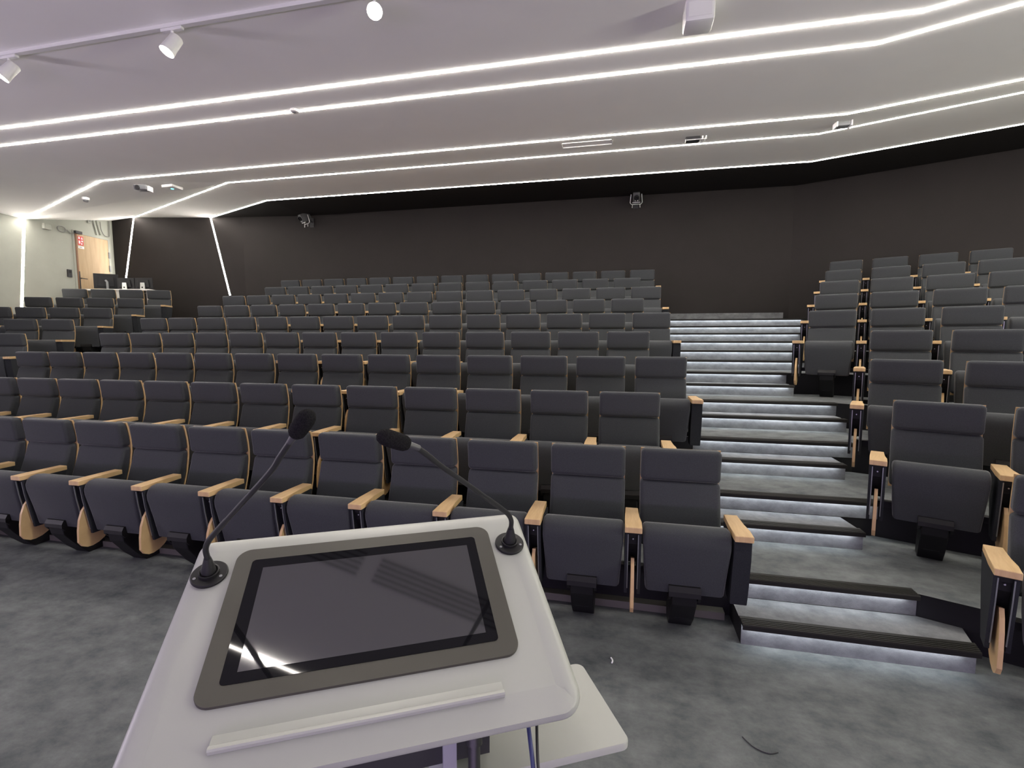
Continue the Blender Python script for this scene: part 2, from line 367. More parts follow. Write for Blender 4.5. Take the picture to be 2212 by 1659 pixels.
def make_seat(gap):
    root = thing('auditorium_seat', 'seat', 'seat')
    # plywood shell
    bm = BM(); back = [(y+0.013, z) for y, z in SH]; vs_ = prism(bm, SH+back[::-1], 'x', -W2+.001, W2-.001)
    es = [e for e in bm.edges if abs(e.verts[0].co.x-e.verts[1].co.x) < 1e-6 and e.verts[0].co.z > 0.97 and e.verts[1].co.z > 0.97]
    obj('back_shell', bm, M_wood, root, 30)
    obj('headrest', pad([0.7885, 0.86, 0.93, 0.984], [0.066, 0.066, 0.064, 0.056], 0.2295, 0.2285, 0.027), M_fabric, root, 40)
    obj('back_cushion', pad([0.42, 0.50, 0.60, 0.70, 0.7875], [0.078, 0.083, 0.080, 0.066, 0.050], 0.2285, 0.2305, 0.026), M_fabric, root, 40)
    # folded seat pan
    pr = [(-0.362, 0.262), (-0.386, 0.40), (-0.414, 0.535), (-0.416, 0.572), (-0.404, 0.604), (-0.378, 0.627), (-0.340, 0.634), (-0.295, 0.625), (-0.268, 0.600), (-0.252, 0.55), (-0.252, 0.40), (-0.275, 0.270), (-0.305, 0.250)]
    bm = BM(); vs_ = prism(bm, pr, 'x', -1, 1)
    for v in vs_: v.co.x *= 0.203+0.021*min(1, (v.co.z-0.25)/0.30)
    bmesh.ops.recalc_face_normals(bm, faces=bm.faces); bm.normal_update()
    es = [e for e in bm.edges if abs(e.verts[0].co.x-e.verts[1].co.x) < 0.1 and e.calc_face_angle(0) > R_(35)]
    bmesh.ops.bevel(bm, geom=es, offset=0.02, segments=3, profile=0.5, affect='EDGES', clamp_overlap=True)
    obj('seat_pan', bm, M_fabric, root, 45)
    # bracket cap under the pan and pedestal
    bm = BM(); prism(bm, [(-0.400, 0.258), (-0.400, 0.285), (-0.385, 0.312), (-0.368, 0.312), (-0.362, 0.240)], 'x', -0.082, 0.082)
    prism(bm, [(-0.400, 0.258), (-0.400, 0.275), (-0.31, 0.275), (-0.31, 0.228), (-0.375, 0.228)], 'x', -0.082, -0.068)
    prism(bm, [(-0.400, 0.258), (-0.400, 0.275), (-0.31, 0.275), (-0.31, 0.228), (-0.375, 0.228)], 'x', 0.068, 0.082)
    obj('hinge_bracket', bm, M_black, root)
    bm = BM(); prism(bm, [(-0.392, 0.272), (-0.378, 0.20), (-0.285, 0.075), (-0.215, 0.0), (-0.09, 0.0), (-0.10, 0.10), (-0.20, 0.232), (-0.255, 0.248), (-0.31, 0.246), (-0.34, 0.272)], 'x', -0.064, 0.064); bevel(bm, 0.004, 1)
    ped = obj('pedestal', bm, M_black, root)
    bm = BM(); prism(bm, [(-0.288, 0.0885), (-0.291, 0.083), (-0.283, 0.0745), (-0.280, 0.080)], 'x', -0.040, 0.040); obj('handle_slot', bm, M_rail, ped)
    s = W2*2+gap
    bm = BM(); box(bm, -s/2, s/2, -0.215, -0.165, 0.285, 0.325); obj('support_beam', bm, M_black, root)
    make_arm(root, -(W2+gap/2), True)
    return root
ARM = [(-0.045, -0.435), (0.045, -0.435), (0.045, -0.345), (0.040, -0.300), (0.033, -0.262), (0.032, -0.112), (-0.040, -0.112), (-0.045, -0.30)]
def make_arm(root, x, tray):
    bm = BM(); prism(bm, ARM, 'z', 0.604, 0.636); bevel(bm, 0.0025, 1); o = obj('armrest', bm, M_wood, root); o.location.x = x
    side = [(-0.415, 0.603), (-0.405, 0.50), (-0.372, 0.300), (-0.362, 0.232), (-0.262, 0.232), (-0.17, 0.45), (-0.125, 0.603)]
    if tray:
        bm = BM()
        for a, b in ((-0.043, -0.026), (0.026, 0.043)): prism(bm, side, 'x', a, b)
        p = obj('arm_panel', bm, M_panel, root); p.location.x = x
        bm = BM(); prism(bm, [(-0.382, 0.603), (-0.372, 0.52), (-0.340, 0.46), (-0.300, 0.400), (-0.24, 0.36), (-0.20, 0.45), (-0.14, 0.603)], 'x', -0.026, 0.026)
        prism(bm, [(-0.40, 0.603), (-0.395, 0.57), (-0.38, 0.57), (-0.38, 0.603)], 'x', -0.026, 0.026)
        c = obj('slot_housing', bm, M_black, p)
        for sx in (-1, 1):
            bm = BM(); prism(bm, [(-0.417, 0.590), (-0.406, 0.49), (-0.374, 0.295), (-0.367, 0.262), (-0.361, 0.262), (-0.368, 0.295), (-0.40, 0.49), (-0.411, 0.590)], 'x', sx*0.027-0.0025, sx*0.027+0.0025)
            obj('slot_rail', bm, M_rail, p)
        bm = BM(); lathe(bm, [(0.004, 0), (0.004, 0.006)], 10, Matrix.Translation((0, -0.386, 0.556)) @ Matrix.Rotation(R_(90), 4, 'X')); obj('pivot_bolt', bm, M_rail, p)
        out = [(-0.372, 0.440), (-0.398, 0.405), (-0.420, 0.345), (-0.431, 0.27), (-0.434, 0.185), (-0.412, 0.150), (-0.380, 0.133), (-0.345, 0.130), (-0.300, 0.140), (-0.262, 0.160), (-0.232, 0.186), (-0.262, 0.30), (-0.305, 0.42)]
        bm = BM(); prism(bm, out, 'x', -0.009, 0.009); t = obj('writing_tablet', bm, M_wood, root); t.location.x = x
    else:
        bm = BM(); prism(bm, side, 'x', -0.043, 0.043); bevel(bm, 0.006, 2); p = obj('end_panel', bm, M_panel, root); p.location.x = x
def copy_tree(o, parent=None):
    c = o.copy(); C.objects.link(c)
    if parent: c.parent = parent
    for ch in list(o.children): copy_tree(ch, c)
    return c
GM, GR = 0.09, 0.13
protoM = make_seat(GM); protoR = make_seat(GR)
usedM = []; usedR = []
def seat(proto, used, loc, rz, label, group, end_gap=None):
    o = proto if not used else copy_tree(proto)
    used.append(o); o.location = loc; o.rotation_euler = (0, 0, rz); o['label'] = label; o['group'] = group
    return o
ends = []
rown = ['front', 'second', 'third', 'fourth', 'fifth', 'sixth', 'seventh', 'eighth', 'rearmost']
X0 = 0.588
for k in range(1, 10):
    n = 15 if k % 2 else 14
    for i in range(n):
        x = X0-(0.0 if k % 2 else 0.290)-0.55*i-W2
        pos = 'at the stairs end' if i == 0 else ('at the far left end' if i == n-1 else f'{ORD[i]} from the stairs')
        o = seat(protoM, usedM, (x, 3.030+PITCH*(k-1), RISE*(k-1)), 0, f'charcoal folding seat, {pos} of the {rown[k-1]} row, centre block', 'centre block seats')
        if i == 0: ends.append((o, W2+GM/2))
lname = {8: 'rearmost', 7: 'second rearmost', 6: 'third rearmost', 5: 'fourth rearmost', 4: 'lowest visible'}
LA = {8: (-7.426, 4), 7: (-7.542, 4), 6: (-7.645, 4), 5: (-6.658, 2), 4: (-6.237, 1)}
for k, (a0, n) in LA.items():
    d = 12.023-PITCH*(8-k)
    for i in range(n):
        x, y = fr(PL, a0+0.55*i-W2, d); j = n-1-i
        pos = 'at the aisle end' if j == 0 else f'{ORD[j]} from the aisle'
        o = seat(protoM, usedM, (x, y, RISE*(k-1)), PL, f'charcoal folding seat, {pos} of the {lname[k]} row, left block', 'left block seats')
        if j == 0: ends.append((o, W2+GM/2))
RA = {9: (-0.218, 4), 8: (-0.213, 4), 7: (-0.208, 4), 6: (-0.189, 4), 5: (-0.169, 3), 4: (0.433, 2), 3: (0.447, 2), 2: (0.589, 2), 1: (1.05, 1)}
for k, (a0, n) in RA.items():
    d = 10.110-PITCH*(9-k)
    for i in range(n):
        x, y = fr(PR, a0+0.59*i-W2, d)
        pos = 'beside the stairs' if i == 0 else f'{ORD[i]} from the stairs'
        seat(protoR, usedR, (x, y, RISE*(k-1)), PR, f'charcoal folding seat, {pos} in the {rown[k-1]} row, right block', 'right block seats')
for o, x in ends: make_arm(o, x, False)

# ------------------------------------------------------------------ lectern
K = 0.93
Lx = Vector((0.88315457, 0.4690821, 0.0)); Ly = Vector((-0.4333075, 0.81580069, 0.38303244)); Ln = Vector((0.17967366, -0.33827685, 0.92373489))
Lo = Vector((-0.882, 0.994, -0.547))*K+Vector((0, 0, H))
lyaw = math.atan2(Lx.y, Lx.x)
lect = thing('lectern', 'white lectern with slanted top, touch screen and low side shelf, in the foreground', 'lectern', (Lo.x+0.32, Lo.y-0.02, 0), lyaw)
inv = lect.matrix_basis.inverted() if False else (Matrix.Translation((Lo.x+0.32, Lo.y-0.02, 0)) @ Matrix.Rotation(lyaw, 4, 'Z')).inverted()
T_top = inv @ Matrix(((Lx.x, Ly.x, Ln.x, Lo.x), (Lx.y, Ly.y, Ln.y, Lo.y), (Lx.z, Ly.z, Ln.z, Lo.z), (0, 0, 0, 1)))
def on_top(name, bm, m, smooth=None, parent=None, label=None):
    bmesh.ops.transform(bm, matrix=T_top, verts=bm.verts); return obj(name, bm, m, parent or lect, smooth, label)
def U(v): return v*K
# top plate: flat field, rolled edges at left, back and right, flat lip at the front
x0, x1, y0, y1 = U(-0.142), U(0.706), U(-0.487), U(0.098)
def plate_loop(ins, z, front_ins=None):
    f = ins if front_ins is None else front_ins
    return [(p[0], p[1], z) for p in rrect(x0+ins, x1-ins, y0+f, y1-ins, [max(.002, .05-ins), max(.002, .05-ins), max(.002, .028-ins*.6), max(.002, .028-ins*.6)], 8)]
bm = BM()
bridge(bm, [plate_loop(0.012, -0.030, 0.004), plate_loop(0.0, -0.026, 0.0), plate_loop(0.0, -0.021, 0.0), plate_loop(0.004, -0.014, 0.0), plate_loop(0.010, -0.008, 0.0005), plate_loop(0.020, -0.004, 0.001), plate_loop(0.034, -0.0012, 0.03), plate_loop(0.050, 0.0, 0.05)])
for v in bm.verts:   # front lip is thin and dips slightly
    if v.co.y < y0+0.045 and v.co.z > -0.02: v.co.z = min(v.co.z, -0.004)-0.004*(y0+0.045-v.co.y)/0.045
on_top('top_plate', bm, M_white, 50)
bm = BM()
bz = rrect(U(-0.039), U(0.597), U(-0.357), U(0.033), 0.030, 8)
bridge(bm, [[(p[0], p[1], 0.0) for p in bz], [(p[0], p[1], 0.0055) for p in bz], [(p[0]*.998+.0005, p[1]*.998-.0003, 0.0065) for p in bz]])
bzl = on_top('screen_bezel', bm, M_bezel, 40, label='grey metal bezel')
bm = BM(); gl = rrect(U(0.0), U(0.555), U(-0.319), U(-0.004), 0.009, 5)
bridge(bm, [[(p[0], p[1], 0.006) for p in gl], [(p[0], p[1], 0.0072) for p in gl]])
on_top('screen_glass', bm, M_glass, None, bzl, 'black glossy glass')
bm = BM(); box(bm, U(0.028), U(0.530), U(-0.296), U(-0.032), 0.0070, 0.0076); on_top('display', bm, M_disp, None, bzl, 'switched-off dark display')
bm = BM(); pr = [(U(-0.437), 0.0), (U(-0.437), 0.0085), (U(-0.434), 0.011), (U(-0.428), 0.0095), (U(-0.424), 0.0045), (U(-0.412), 0.0025), (U(-0.402), -0.001)]
prism(bm, pr, 'x', U(0.011), U(0.541))
on_top('pen_ledge', bm, M_white, 40)
# body below the slanted top, post, base and the low shelf
def L2(x, y, z): return inv @ Vector((x, y, z))
def world_part(name, bm, m, smooth=None):
    bmesh.ops.transform(bm, matrix=inv, verts=bm.verts); return obj(name, bm, m, lect, smooth)
exy = Vector((Lx.x, Lx.y)); eyy = Vector((-Lx.y, Lx.x))
def lp(a, b): v = exy*a+eyy*b; return (v.x, v.y)
# tray box hung under the plate (black)
bm = BM(); vsx = []
def uvn(u, v, n): return Lo+Lx*u+Ly*v+Ln*n
a = [uvn(U(.05), U(-.40), -.031), uvn(U(.52), U(-.40), -.031), uvn(U(.52), U(.03), -.031), uvn(U(.05), U(.03), -.031)]
b = [Vector((p.x, p.y, 0.70)) for p in a]
b2 = [Vector((p.x, p.y, 0.82)) for p in a]
bridge(bm, [[p for p in a], b2]); world_part('equipment_box', bm, M_dark)
sh_a0, sh_a1, sh_b0, sh_b1 = 0.10, 0.487, 0.838, 1.098
bm = BM(); shp = rrect(sh_a0, sh_a1, sh_b0, sh_b1, 0.02, 6)
bridge(bm, [[(*lp(p[0], p[1]), 0.786) for p in shp], [(*lp(p[0], p[1]), 0.798) for p in shp], [(*lp(sh_a0+(p[0]-sh_a0)*.99+.002, sh_b0+(p[1]-sh_b0)*.985+.002), 0.801) for p in shp]]); world_part('side_shelf', bm, M_white, 40)
pa, pb = 0.093, 0.872   # post (lectern axes)
pc = Vector((-0.312, 0.828)); pa, pb = pc.dot(exy), pc.dot(eyy)
bm = BM(); prism(bm, [lp(pa-.013, pb-.02), lp(pa+.013, pb-.02), lp(pa+.013, pb+.30), lp(pa-.013, pb+.30)], 'z', 0.03, 0.93); world_part('column', bm, M_alu)
bm = BM(); bs = rrect(pa-.42, pa+.38, pb-.15, pb+.40, 0.04, 6); prism(bm, [lp(*p) for p in bs], 'z', 0.0, 0.03); world_part('base_plate', bm, M_white)
# black clip-held pointer beside the column
bm = BM(); p0 = Vector((-0.262, 0.835, 0.925)); p1 = Vector((-0.251, 0.800, 0.80))
tube(bm, [p0, p0.lerp(p1, .45), p0.lerp(p1, .46), p1], [0.0155, 0.0155, 0.0115, 0.0115], 16)
o = obj('handheld_microphone', bm, M_rubber, None, 40); tag(o, 'black handheld microphone stored upright beside the lectern column', 'microphone')
# cables hanging from the plate
def cable(name, pts, r, m, label):
    bm = BM(); tube(bm, spline(pts, 8), r, 10); return tag(obj(name, bm, m, None, 60), label, 'cable')
cable('cable', [(-0.165, 0.875, 0.915), (-0.160, 0.855, 0.90), (-0.140, 0.80, 0.862), (-0.128, 0.765, 0.80), (-0.12, 0.75, 0.60)], 0.0042, M_blue, 'blue cable hanging below the lectern top, left of the black one')
cb = cable('cable', [(-0.148, 0.885, 0.915), (-0.145, 0.865, 0.90), (-0.131, 0.80, 0.868), (-0.122, 0.785, 0.845)], 0.0030, M_dark, 'thin black cable with plug hanging below the lectern top')
bm = BM(); tube(bm, [(-0.1222, 0.785, 0.847), (-0.120, 0.778, 0.838), (-0.117, 0.772, 0.81)], [0.005, 0.0075, 0.0075], 10); obj('plug', bm, M_dark, cb, 50)

# gooseneck microphones
def mic(u, v, path, foam, label):
    base = Lo+Lx*u+Ly*v+Ln*0.0005
    t = thing('gooseneck_microphone', label, 'microphone', base, 0, 'gooseneck microphones on the lectern')
    Mb = Matrix(((Lx.x, Ly.x, Ln.x, 0), (Lx.y, Ly.y, Ln.y, 0), (Lx.z, Ly.z, Ln.z, 0), (0, 0, 0, 1)))
    bm = BM(); lathe(bm, [(0.036, 0), (0.037, 0.002), (0.037, 0.005), (0.035, 0.007), (0.021, 0.0075), (0.021, 0.0135), (0.0185, 0.0145), (0.0170, 0.0135), (0.0155, 0.009)], 36, Mb); fl_ = obj('flange', bm, M_black, t, 35)
    for ang in (205, 335, 90):
        bm = BM(); lathe(bm, [(0.0032, 0.0068), (0.0032, 0.0082)], 10, Mb @ Matrix.Translation((0.0285*math.cos(R_(ang)), 0.0285*math.sin(R_(ang)), 0))); obj('screw', bm, M_grey, fl_)
    P = [Vector(p)-base for p in path]
    d0 = (P[1]-P[0]).normalized()
    bm = BM(); s0 = Ln*0.006
    tube(bm, [s0, s0+Ln*.012, P[0]*.55+s0*.45, P[0]], [0.0150, 0.0150, 0.0120, 0.0070], 18); obj('socket', bm, M_rubber, t, 50)
    pts = spline(P, 8); n = len(pts); i1 = int(n*.55)
    bm = BM(); tube(bm, pts, [0.0060]*(n//2)+[0.0052]*(n-n//2), 12); obj('gooseneck', bm, M_rubber, t, 60)
    tip = pts[-1]; dr = (Vector(foam)-base-tip).normalized()
    bm = BM(); tube(bm, [tip-dr*.006, tip+dr*.016, tip+dr*.022], [0.0052, 0.0064, 0.0064], 14); obj('capsule', bm, M_camb, t, 50)
    q = dr.to_track_quat('Z', 'Y').to_matrix().to_4x4(); q.translation = tip+dr*.016
    bm = BM(); lathe(bm, [(0.006, 0), (0.0105, 0.002), (0.0134, 0.008), (0.0142, 0.018), (0.0142, 0.042), (0.0130, 0.050), (0.0096, 0.0565), (0.004, 0.060)], 28, q); obj('windscreen', bm, M_foam, t, 60)
MICL = [(-0.8665, 0.8446, 1.1603), (-0.8555, 0.831, 1.187), (-0.8299, 0.8146, 1.2146), (-0.7835, 0.7913, 1.2507), (-0.6785, 0.7397, 1.3287), (-0.5691, 0.6875, 1.4111), (-0.5353, 0.6713, 1.4436), (-0.5031, 0.6566, 1.4739)]
MICR = [(-0.2618, 1.1518, 1.1625), (-0.2567, 1.1345, 1.1861), (-0.2566, 1.1109, 1.2087), (-0.2618, 1.0848, 1.2289), (-0.2815, 0.9943, 1.2892), (-0.3017, 0.9036, 1.3491), (-0.3202, 0.819, 1.4042), (-0.3286, 0.7816, 1.4314), (-0.336, 0.7538, 1.4502)]
mic(-0.0829, -0.0286, MICL, (-0.4577, 0.6357, 1.5162), 'black gooseneck microphone on the left rear corner of the lectern')
mic(0.6031, -0.0365, MICR, (-0.3657, 0.7112, 1.4731), 'black gooseneck microphone on the right rear corner of the lectern')

# ------------------------------------------------------------------ ceiling spotlights and fittings
t = thing('lighting_track', 'white lighting track along the ceiling carrying the spotlights', 'track', (-6.4, 3.40, 4.13))
bm = BM(); box(bm, -3, 6.6, -0.020, 0.020, -0.028, 0.0); obj('rail', bm, M_whitep, t)
bm = BM(); box(bm, -3, 6.6, 0.0195, 0.0215, -0.026, -0.004); obj('conductor_slot', bm, M_grey, t, label='dark slot')
def spot(x, aim, label, energy):
    t = thing('track_spotlight', label, 'spotlight', (x, 3.40, 4.102), 0, 'track spotlights')
    bm = BM(); box(bm, -0.10, 0.10, -0.018, 0.018, -0.022, 0.0); bevel(bm, 0.004, 1); obj('adapter', bm, M_whitep, t)
    bm = BM(); lathe(bm, [(0.011, -0.11), (0.011, -0.02)], 14); obj('stem', bm, M_whitep, t, 40)
    c = Vector((0, 0, -0.115)); d = Vector(aim).normalized(); q = d.to_track_quat('Z', 'Y').to_matrix().to_4x4()
    q.translation = c+d*0.02
    bm = BM(); lathe(bm, [(0.040, -0.085), (0.048, -0.075), (0.050, 0.0), (0.055, 0.075), (0.053, 0.075), (0.050, 0.062)], 32, q); hd = obj('lamp_head', bm, M_whitep, t, 40)
    bm = BM(); lathe(bm, [(0.0495, 0.061), (0.0495, 0.066)], 32, q); obj('lens', bm, M_spotface, hd)
    l = bpy.data.lights.new('spotlight_beam', 'SPOT'); l.energy = energy; l.color = (1.0, 0.93, 0.83); l.spot_size = R_(75); l.spot_blend = 0.6; l.shadow_soft_size = 0.045
    lo = bpy.data.objects.new('spotlight_beam', l); C.objects.link(lo)
    lo.location = Vector((x, 3.40, 4.102))+c+d*0.105; lo.rotation_euler = d.to_track_quat('-Z', 'Y').to_euler()
spot(-5.28, (-0.35, -0.45, -0.82), 'white track spotlight at the far left of the ceiling rail', 60)
spot(-3.54, (-0.236, -0.431, -0.87), 'white track spotlight in the middle, above the second light line', 60)
spot(-1.78, (0.39, -0.75, -0.54), 'track spotlight shining straight at the lectern, brightest of the three', 90)
def cyl_thing(name, loc, prof, m, label, cat, rot=None):
    bm = BM(); lathe(bm, prof, 24); o = obj(name, bm, m, None, 40); o.location = loc
    if rot: o.rotation_euler = rot
    return tag(o, label, cat)
t = thing('presence_sensor', 'small white cylindrical sensor on the second ceiling light line', 'sensor', (-3.524, 4.865, 4.13))
bm = BM(); lathe(bm, [(0.038, -0.028), (0.045, -0.024), (0.045, 0)], 24); obj('housing', bm, M_whitep, t, 40)
bm = BM(); lathe(bm, [(0.010, -0.036), (0.018, -0.028)], 16); obj('lens', bm, M_grey, t, 40)
t = thing('smoke_detector', 'small round smoke detector on the ceiling near the oak door', 'smoke detector', (-8.967, 6.714, 4.03))
bm = BM(); lathe(bm, [(0.050, -0.022), (0.055, -0.012), (0.055, 0.02)], 24); obj('base', bm, M_whitep, t, 40)
bm = BM(); lathe(bm, [(0.030, -0.048), (0.036, -0.042), (0.036, -0.020)], 24); obj('sensing_head', bm, M_grey, t, 40)
# ceiling speaker-like grey unit, wireless access point, hatch and devices
def dev(name, loc, sx, sy, sz, m, label, cat, extra=None, rz=0.0):
    t = thing(name, label, cat, loc, rz)
    bm = BM(); box(bm, -sx/2, sx/2, -sy/2, sy/2, -sz, 0.012); bevel(bm, min(sx, sy, sz)*.15, 2); obj('housing', bm, m, t, 40)
    if extra: extra(t)
    return t
def ex1(t):
    bm = BM(); box(bm, 0.10, 0.125, -0.05, 0.05, -0.075, 0.0); obj('bracket', bm, M_whitep, t)
    bm = BM(); lathe(bm, [(0.03, -0.012), (0.034, 0.012)], 18, Matrix.Translation((-0.03, -0.075, -0.035)) @ Matrix.Rotation(R_(90), 4, 'X')); obj('lens', bm, M_dark, t, 40)
dev('ceiling_projector', (-7.43, 6.43, 4.045), 0.19, 0.14, 0.06, M_grey, 'grey box projector under the left ceiling, beside the bluish indicator', 'projector', ex1, 0.3)
def ex2(t):
    bm = BM(); lathe(bm, [(0.022, -0.037), (0.022, -0.029)], 16); obj('indicator', bm, M_cyan, t)
dev('access_point', (-7.299, 6.839, 4.155), 0.22, 0.2, 0.03, M_whitep, 'flat white ceiling unit with small cyan indicator light', 'access point', ex2)
dev('ceiling_slot_cover', (-6.80, 6.745, 4.238), 0.36, 0.03, 0.008, M_grey, 'narrow grey slot cover on the ceiling between the left light lines', 'slot cover')
t = thing('ceiling_hatch', 'flush white access hatch frame between the third and fourth light lines', 'hatch', (-0.50, 6.64, 4.206))
bm = BM(); box(bm, -0.33, 0.33, -0.055, -0.045, -0.012, 0.01); box(bm, 0.32, 0.33, -0.055, 0.10, -0.012, 0.01); box(bm, -0.33, -0.32, -0.055, 0.10, -0.012, 0.01); box(bm, -0.33, 0.33, 0.09, 0.10, -0.012, 0.01); obj('frame', bm, M_ceil, t)
bm = BM(); box(bm, -0.32, 0.32, -0.045, 0.09, -0.003, 0.01); obj('panel', bm, M_ceil, t)
def ex3(t):
    bm = BM(); box(bm, -0.10, 0.16, -0.075, -0.068, -0.058, -0.05); obj('guard_rail', bm, M_whitep, t)
    bm = BM(); box(bm, 0.105, 0.125, -0.05, 0.05, -0.05, 0.0); box(bm, 0.15, 0.165, -0.05, 0.02, -0.05, 0.0); obj('bracket', bm, M_whitep, t)
dev('ceiling_camera_unit', (0.835, 6.85, 4.237), 0.17, 0.12, 0.05, M_dark, 'black slotted unit with white bracket on the ceiling above the stairs', 'ceiling unit', ex3)
def ex4(t):
    bm = BM(); box(bm, -0.085, -0.07, -0.07, 0.05, -0.062, 0.0); box(bm, 0.07, 0.085, -0.07, 0.05, -0.062, 0.0); obj('side_plate', bm, M_signw, t)
dev('emergency_light', (2.514, 6.76, 4.225), 0.14, 0.11, 0.05, M_grey, 'small grey box with white end plates at the right ceiling fold', 'emergency light', ex4)
def ex5(t):
    bm = BM(); box(bm, -0.08, 0.08, -0.103, -0.10, -0.13, -0.03); obj('front_cover', bm, M_whitep, t)
dev('ceiling_speaker', (0.51, 4.08, 4.13), 0.21, 0.20, 0.16, M_whitep, 'white box speaker cut by the top edge, above the first light line', 'speaker', ex5)
dev('ceiling_sensor_plate', (0.99, 3.98, 4.13), 0.05, 0.05, 0.03, M_whitep, 'tiny white plate at the top edge, right of the white box speaker', 'sensor plate')
for i, (xa, xb) in enumerate(((-2.3, -1.22), (-1.10, 0.1))):
    t = thing('air_diffuser', ['linear slot air diffuser above the lectern, left of two', 'linear slot air diffuser above the lectern, right of two'][i], 'air diffuser', ((xa+xb)/2, 1.93, 4.13), 0, 'linear ceiling diffusers'); w = (xb-xa)/2
    bm = BM(); box(bm, -w, w, -0.11, 0.11, -0.004, 0.01); obj('frame', bm, M_whitep, t)
    for j in range(5):
        bm = BM(); box(bm, -w+.01, w-.01, -0.095+0.045*j, -0.083+0.045*j, -0.006, -0.003); obj('slot', bm, M_black, t)

# ------------------------------------------------------------------ left corner: door, wall fittings, technician desk
wd_ = Vector((-0.1476, 0.989, 0)).normalized(); wn_ = Vector((0.989, 0.1476, 0)).normalized()
def wallpt(s, z, off=0.0):   # s along the white wall from P3
    p = Vector((-12.019, 7.770, 0))+wd_*s+wn_*off; return Vector((p.x, p.y, z))
wrz = math.atan2(wd_.y, wd_.x)
s0 = 1.043; sw = 0.824
dloc = wallpt(s0, 2.0, 0.0)
t = tag(thing('door_1', 'oak door with red exit sign in the white left wall', 'door', dloc, wrz), kind='structure')
# local: x along the wall (towards the back), -y into the room
bm = BM(); box(bm, 0, sw, -0.028, 0.0, 0.005, 2.047); leaf = obj('door_leaf', bm, M_door, t)
bm = BM(); box(bm, -0.05, -0.002, -0.018, 0.0, 0, 2.10); box(bm, sw+.002, sw+.06, -0.03, 0.0, 0, 2.10); box(bm, -0.05, sw+.06, -0.03, 0.0, 2.05, 2.11); obj('door_frame', bm, M_wallw, t)
bm = BM(); box(bm, -0.002, 0.035, -0.034, 0.0, 0.0, 2.075); obj('edge_strip', bm, M_doorf, t, label='dark brown closing edge')
bm = BM(); box(bm, 0.05, 0.075, -0.06, -0.028, 1.035, 1.055); box(bm, 0.05, 0.19, -0.072, -0.055, 1.037, 1.052); obj('handle', bm, M_dark, leaf)
bm = BM(); box(bm, 0.02, 0.05, -0.036, -0.028, 0.75, 1.20); obj('lock_plate', bm, M_dark, leaf)
for z in (1.30, 1.62): 
    bm = BM(); box(bm, sw-.01, sw+.03, -0.045, -0.028, z, z+.14); obj('hinge', bm, M_grey, t)
bm = BM(); box(bm, -0.03, 0.12, -0.09, -0.028, 2.04, 2.10); obj('door_closer', bm, M_dark, t)
t = thing('exit_sign', 'red and white pictogram sign on the top left of the oak door', 'sign', wallpt(s0+.055, 3.80, 0.030), wrz)
bm = BM(); box(bm, 0, 0.13, -0.004, 0, 0, 0.20); obj('plate', bm, M_red, t)
bm = BM()
for (xa, xb, za, zb) in ((.012, .05, .135, .185), (.075, .118, .135, .155), (.09, .105, .155, .185), (.015, .055, .03, .10), (.08, .118, .075, .11), (.075, .10, .015, .055)): box(bm, xa, xb, -0.006, -0.003, za, zb)
obj('pictograms', bm, M_signw, t)
t = thing('sign_strip', 'small white strip label under the red sign on the oak door', 'sign', wallpt(s0+.055, 3.725, 0.030), wrz)
bm = BM(); box(bm, 0, 0.14, -0.004, 0, 0, 0.055); obj('plate', bm, M_signw, t); bm = BM(); box(bm, 0.02, 0.09, -0.006, -0.003, 0.02, 0.035); obj('print_line', bm, M_grey, t)
t = thing('card_reader', 'black card reader on the white wall left of the oak door', 'card reader', wallpt(0.86, 3.04, 0), wrz)
bm = BM(); box(bm, -0.05, 0.05, -0.03, 0, 0, 0.17); bevel(bm, 0.006, 2); obj('housing', bm, M_dark, t); bm = BM(); box(bm, -0.03, 0.03, -0.033, -0.029, 0.09, 0.15); obj('reader_face', bm, M_black, t)
t = thing('wall_speaker', 'small white box on the white wall left of the cable loop', 'wall box', wallpt(0.42, 4.03, 0), wrz)
bm = BM(); box(bm, -0.08, 0.08, -0.06, 0, -0.04, 0.08); bevel(bm, 0.01, 2); obj('housing', bm, M_wallw, t); bm = BM(); box(bm, -0.05, 0.05, -0.064, -0.059, -0.02, 0.06); obj('grille', bm, M_wallw, t)
bm = BM(); pts = [wallpt(0.72+0.09*math.cos(a)+.02, 4.07+0.06*math.sin(a), 0.03) for a in [R_(20*i) for i in range(18)]]+[wallpt(0.86, 4.08, .03), wallpt(0.93, 4.02, .03), wallpt(1.02, 4.055, .03)]
tube(bm, pts, 0.011, 8); tag(obj('cable_loop', bm, M_cablel, None, 60), 'grey coiled cable on the white wall above the oak door corner', 'cable')
for i, (sa, za, sb, zb) in enumerate(((1.52, 4.50, 1.60, 4.12), (1.60, 4.52, 1.70, 4.14))):
    bm = BM(); tube(bm, [wallpt(sa, za, .02), wallpt(sb, zb, .02)], 0.012, 8)
    tag(obj('conduit', bm, M_wallw, None, 60), ['white conduit pipe above the oak door, nearer the cable loop', 'white conduit pipe above the oak door, nearer the dark wall'][i], 'conduit')
bm = BM(); tube(bm, spline([wallpt(1.70, 4.45, .03), wallpt(1.71, 4.28, .03), wallpt(1.78, 4.16, .03), wallpt(1.88, 4.14, .03), wallpt(1.93, 4.20, .03), wallpt(1.94, 4.52, .03)], 6), 0.009, 8); tag(obj('cable_loop', bm, M_cablel, None, 60), 'hanging grey cable in the corner above the oak door', 'cable')
t = thing('junction_box', 'small white junction box under the ceiling above the oak door', 'junction box', wallpt(1.42, 4.40, 0), wrz)
